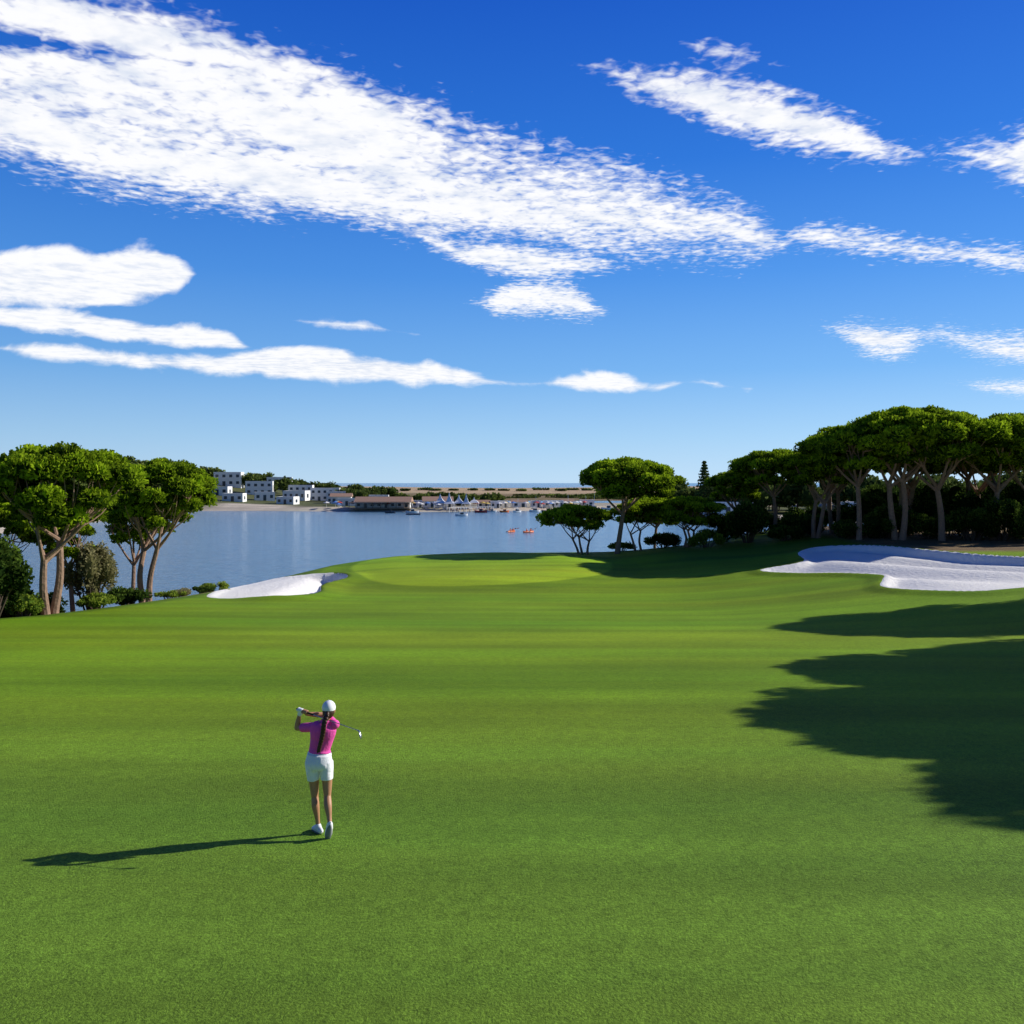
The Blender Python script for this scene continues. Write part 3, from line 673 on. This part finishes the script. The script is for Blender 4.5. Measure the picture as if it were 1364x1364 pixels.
el[0].position = 0; el[0].color = (*stops[0][1], 1); el[1].position = 1; el[1].color = (*stops[-1][1], 1)
for p, c in stops[1:-1]:
    e_ = el.new(p); e_.color = (*c, 1)
def M(op, a, b_=None, clamp=False): return mt(op, a, b_, nt=nt, clamp=clamp)
vs = N.new('ShaderNodeVectorMath'); vs.operation = 'SCALE'; L.new(ramp.outputs[0], vs.inputs[0])
opp = mr(sp.outputs[1], -.5, .25, .5, 1.0, nt)   # unseen sky behind the camera, dimmed to deepen the shadows
L.new(M('MULTIPLY', opp, M('ADD', M('MULTIPLY', sp.outputs[0], 1.8), 9.9)), vs.inputs[3])
hs = N.new('ShaderNodeMix'); hs.data_type = 'RGBA'; hs.inputs[0].default_value = .90; L.new(sky.outputs[0], hs.inputs[6]); L.new(vs.outputs[0], hs.inputs[7])
yv = M('MAXIMUM', sp.outputs[1], .05); zv = M('MAXIMUM', sp.outputs[2], .02)
U = M('DIVIDE', sp.outputs[0], yv); Vv = M('DIVIDE', sp.outputs[2], yv)
cb = N.new('ShaderNodeCombineXYZ'); L.new(M('DIVIDE', sp.outputs[0], zv), cb.inputs[0]); L.new(M('DIVIDE', sp.outputs[1], zv), cb.inputs[1])
cu = N.new('ShaderNodeCombineXYZ'); L.new(U, cu.inputs[0]); L.new(M('MULTIPLY', Vv, 2.0), cu.inputs[1]); cu.inputs[2].default_value = 3.7
cs = N.new('ShaderNodeCombineXYZ'); L.new(M('MULTIPLY', M('SUBTRACT', M('MULTIPLY', U, .95), M('MULTIPLY', Vv, .3)), 2.2), cs.inputs[0]); L.new(M('MULTIPLY', M('ADD', M('MULTIPLY', U, .3), M('MULTIPLY', Vv, .95)), 17), cs.inputs[1])
def wn(vec, sc_, det, ro=.5, dist=0): return noise(sc_, det, vec, ro, nt, dist)
nbig = wn(cb.outputs[0], 2.0, 3, .55); nspk = wn(cb.outputs[0], 24, 2.5, .55, .4); nmid = wn(cb.outputs[0], 8, 3, .6); nstr = wn(cs.outputs[0], 1.0, 5, .6, .3)
ncu = wn(cu.outputs[0], 13, 7, .56, .3)
tt = M('ADD', M('MULTIPLY', U, 1200/2764.), 1382/2764.)
bb = M('MULTIPLY', Vv, 1200/800.)
def curve(pts):
    c = N.new('ShaderNodeFloatCurve'); cv = c.mapping.curves[0]
    pts = sorted(pts)
    while len(cv.points) < len(pts): cv.points.new(.5, .5)
    for p, (x, y) in zip(cv.points, pts): p.location = (min(1, max(0, x)), min(1, max(0, y))); p.handle_type = 'AUTO_CLAMPED'
    c.mapping.update(); L.new(tt, c.inputs['Value']); return c.outputs[0]
def band(pts, s):
    """cloud bank: (azimuth, elevation, half width) in 1/1200 tangent units"""
    cc = curve([((a+1382)/2764., e/800.) for a, e, hw in pts]); ww = curve([((a+1382)/2764., max(0, hw)/200.) for a, e, hw in pts])
    d = M('ABSOLUTE', M('SUBTRACT', bb, cc)); m_ = M('SUBTRACT', M('MULTIPLY', ww, 200.), M('MULTIPLY', d, 800.))
    return M('MAXIMUM', M('MINIMUM', M('DIVIDE', m_, float(s)), 1.0), -1.5)
Abands = [
 ([(-1282,560,90),(-682,543,122),(-532,515,135),(-432,493,130),(-262,451,114),(-42,398,84),(178,355,60),(298,330,45),(350,316,18),(390,312,0),(1300,312,0)], 46),
 ([(-180,330,0),(-142,330,8),(-80,308,17),(18,293,27),(90,288,20),(150,285,0)], 22),
 ([(-60,240,0),(-40,238,8),(18,246,26),(80,240,24),(112,228,10),(130,226,0)], 22),
 ([(85,550,0),(120,545,8),(168,528,22),(248,508,38),(318,488,42),(418,462,34),(498,436,14),(560,425,0)], 42),
 ([(210,580,0),(240,574,6),(300,560,12),(340,550,4),(370,545,0)], 24),
 ([(540,430,0),(580,432,12),(640,430,34),(720,450,70),(900,480,90)], 46),
 ([(350,324,0),(390,328,15),(468,318,18),(568,303,16),(682,293,20),(900,280,24)], 26),
 ([(400,208,0),(430,204,12),(500,188,28),(560,196,17),(620,180,21),(682,175,24),(900,170,30)], 28),
 ([(600,130,0),(640,128,10),(720,126,16),(900,120,16)], 18)]
Bbands = [
 ([(-1300,268,40),(-682,268,38),(-600,272,43),(-552,266,37),(-500,273,41),(-455,276,34),(-437,275,18),(-420,275,0)], 24),
 ([(-1300,225,16),(-682,220,15),(-582,213,19),(-482,198,17),(-382,188,14),(-350,180,5),(-330,178,0)], 17),
 ([(-1300,180,6),(-682,178,8),(-582,171,13),(-432,158,14),(-282,158,25),(-182,150,22),(-82,143,15),(10,131,7),(78,133,11),(148,131,13),(185,126,6),(240,134,6),(298,126,8),(330,124,0)], 18),
 ([(-290,215,0),(-260,212,7),(-200,208,8),(-150,200,0)], 18)]
def fold(lst):
    r = None
    for pts, s in lst:
        v = band(pts, s); r = v if r is None else M('MAXIMUM', r, v)
    return r
mA = fold(Abands); mB = fold(Bbands)
gap = M('MAXIMUM', band([(-1282,600,26),(-682,586,26),(-600,574,22),(-500,560,14),(-400,548,6),(-330,540,0)], 24), 0.0)
mA = M('SUBTRACT', mA, M('MULTIPLY', gap, 1.25))
nA = M('ADD', M('ADD', M('MULTIPLY', M('SUBTRACT', nspk, .5), 2.8), M('MULTIPLY', M('SUBTRACT', nmid, .5), 1.4)), M('ADD', M('MULTIPLY', M('SUBTRACT', nbig, .5), 1.2), M('MULTIPLY', M('SUBTRACT', nstr, .5), 3.0)))
dA = M('ADD', M('MULTIPLY', mA, 1.6), nA)
dB = M('ADD', M('MULTIPLY', mB, 1.3), M('MULTIPLY', M('SUBTRACT', ncu, .5), 3.2))
def sstep(v, a, b_):
    n = N.new('ShaderNodeMapRange'); n.interpolation_type = 'SMOOTHSTEP'; L.new(v, n.inputs[0]); n.inputs[1].default_value = a; n.inputs[2].default_value = b_; return n.outputs[0]
gate = sstep(sp.outputs[1], .06, .2)
cov = M('MULTIPLY', M('MAXIMUM', M('MULTIPLY', sstep(dA, -.05, 1.6), .97), M('MULTIPLY', sstep(dB, 0., .8), .97)), gate)
cc = N.new('ShaderNodeMix'); cc.data_type = 'RGBA'; cc.inputs[6].default_value = (7.4, 8.0, 9.2, 1); cc.inputs[7].default_value = (10.2, 10.2, 10.3, 1)
L.new(sstep(M('ADD', nmid, M('MULTIPLY', ncu, .7)), .55, .95), cc.inputs[0])
mx = N.new('ShaderNodeMix'); mx.data_type = 'RGBA'; L.new(cov, mx.inputs[0]); L.new(hs.outputs[2], mx.inputs[6]); L.new(cc.outputs[2], mx.inputs[7]); L.new(mx.outputs[2], bg.inputs[0])

# ------------------------------------------------------------------ camera
cam = bpy.data.cameras.new('camera'); cam.lens = 31.67; cam.sensor_width = 36; cam.clip_end = 40000; cam.clip_start = .1
co = bpy.data.objects.new('camera', cam); COL.objects.link(co); co.location = (0, 0, 4.5); co.rotation_euler = (R(90-1.86), 0, 0); scene.camera = co
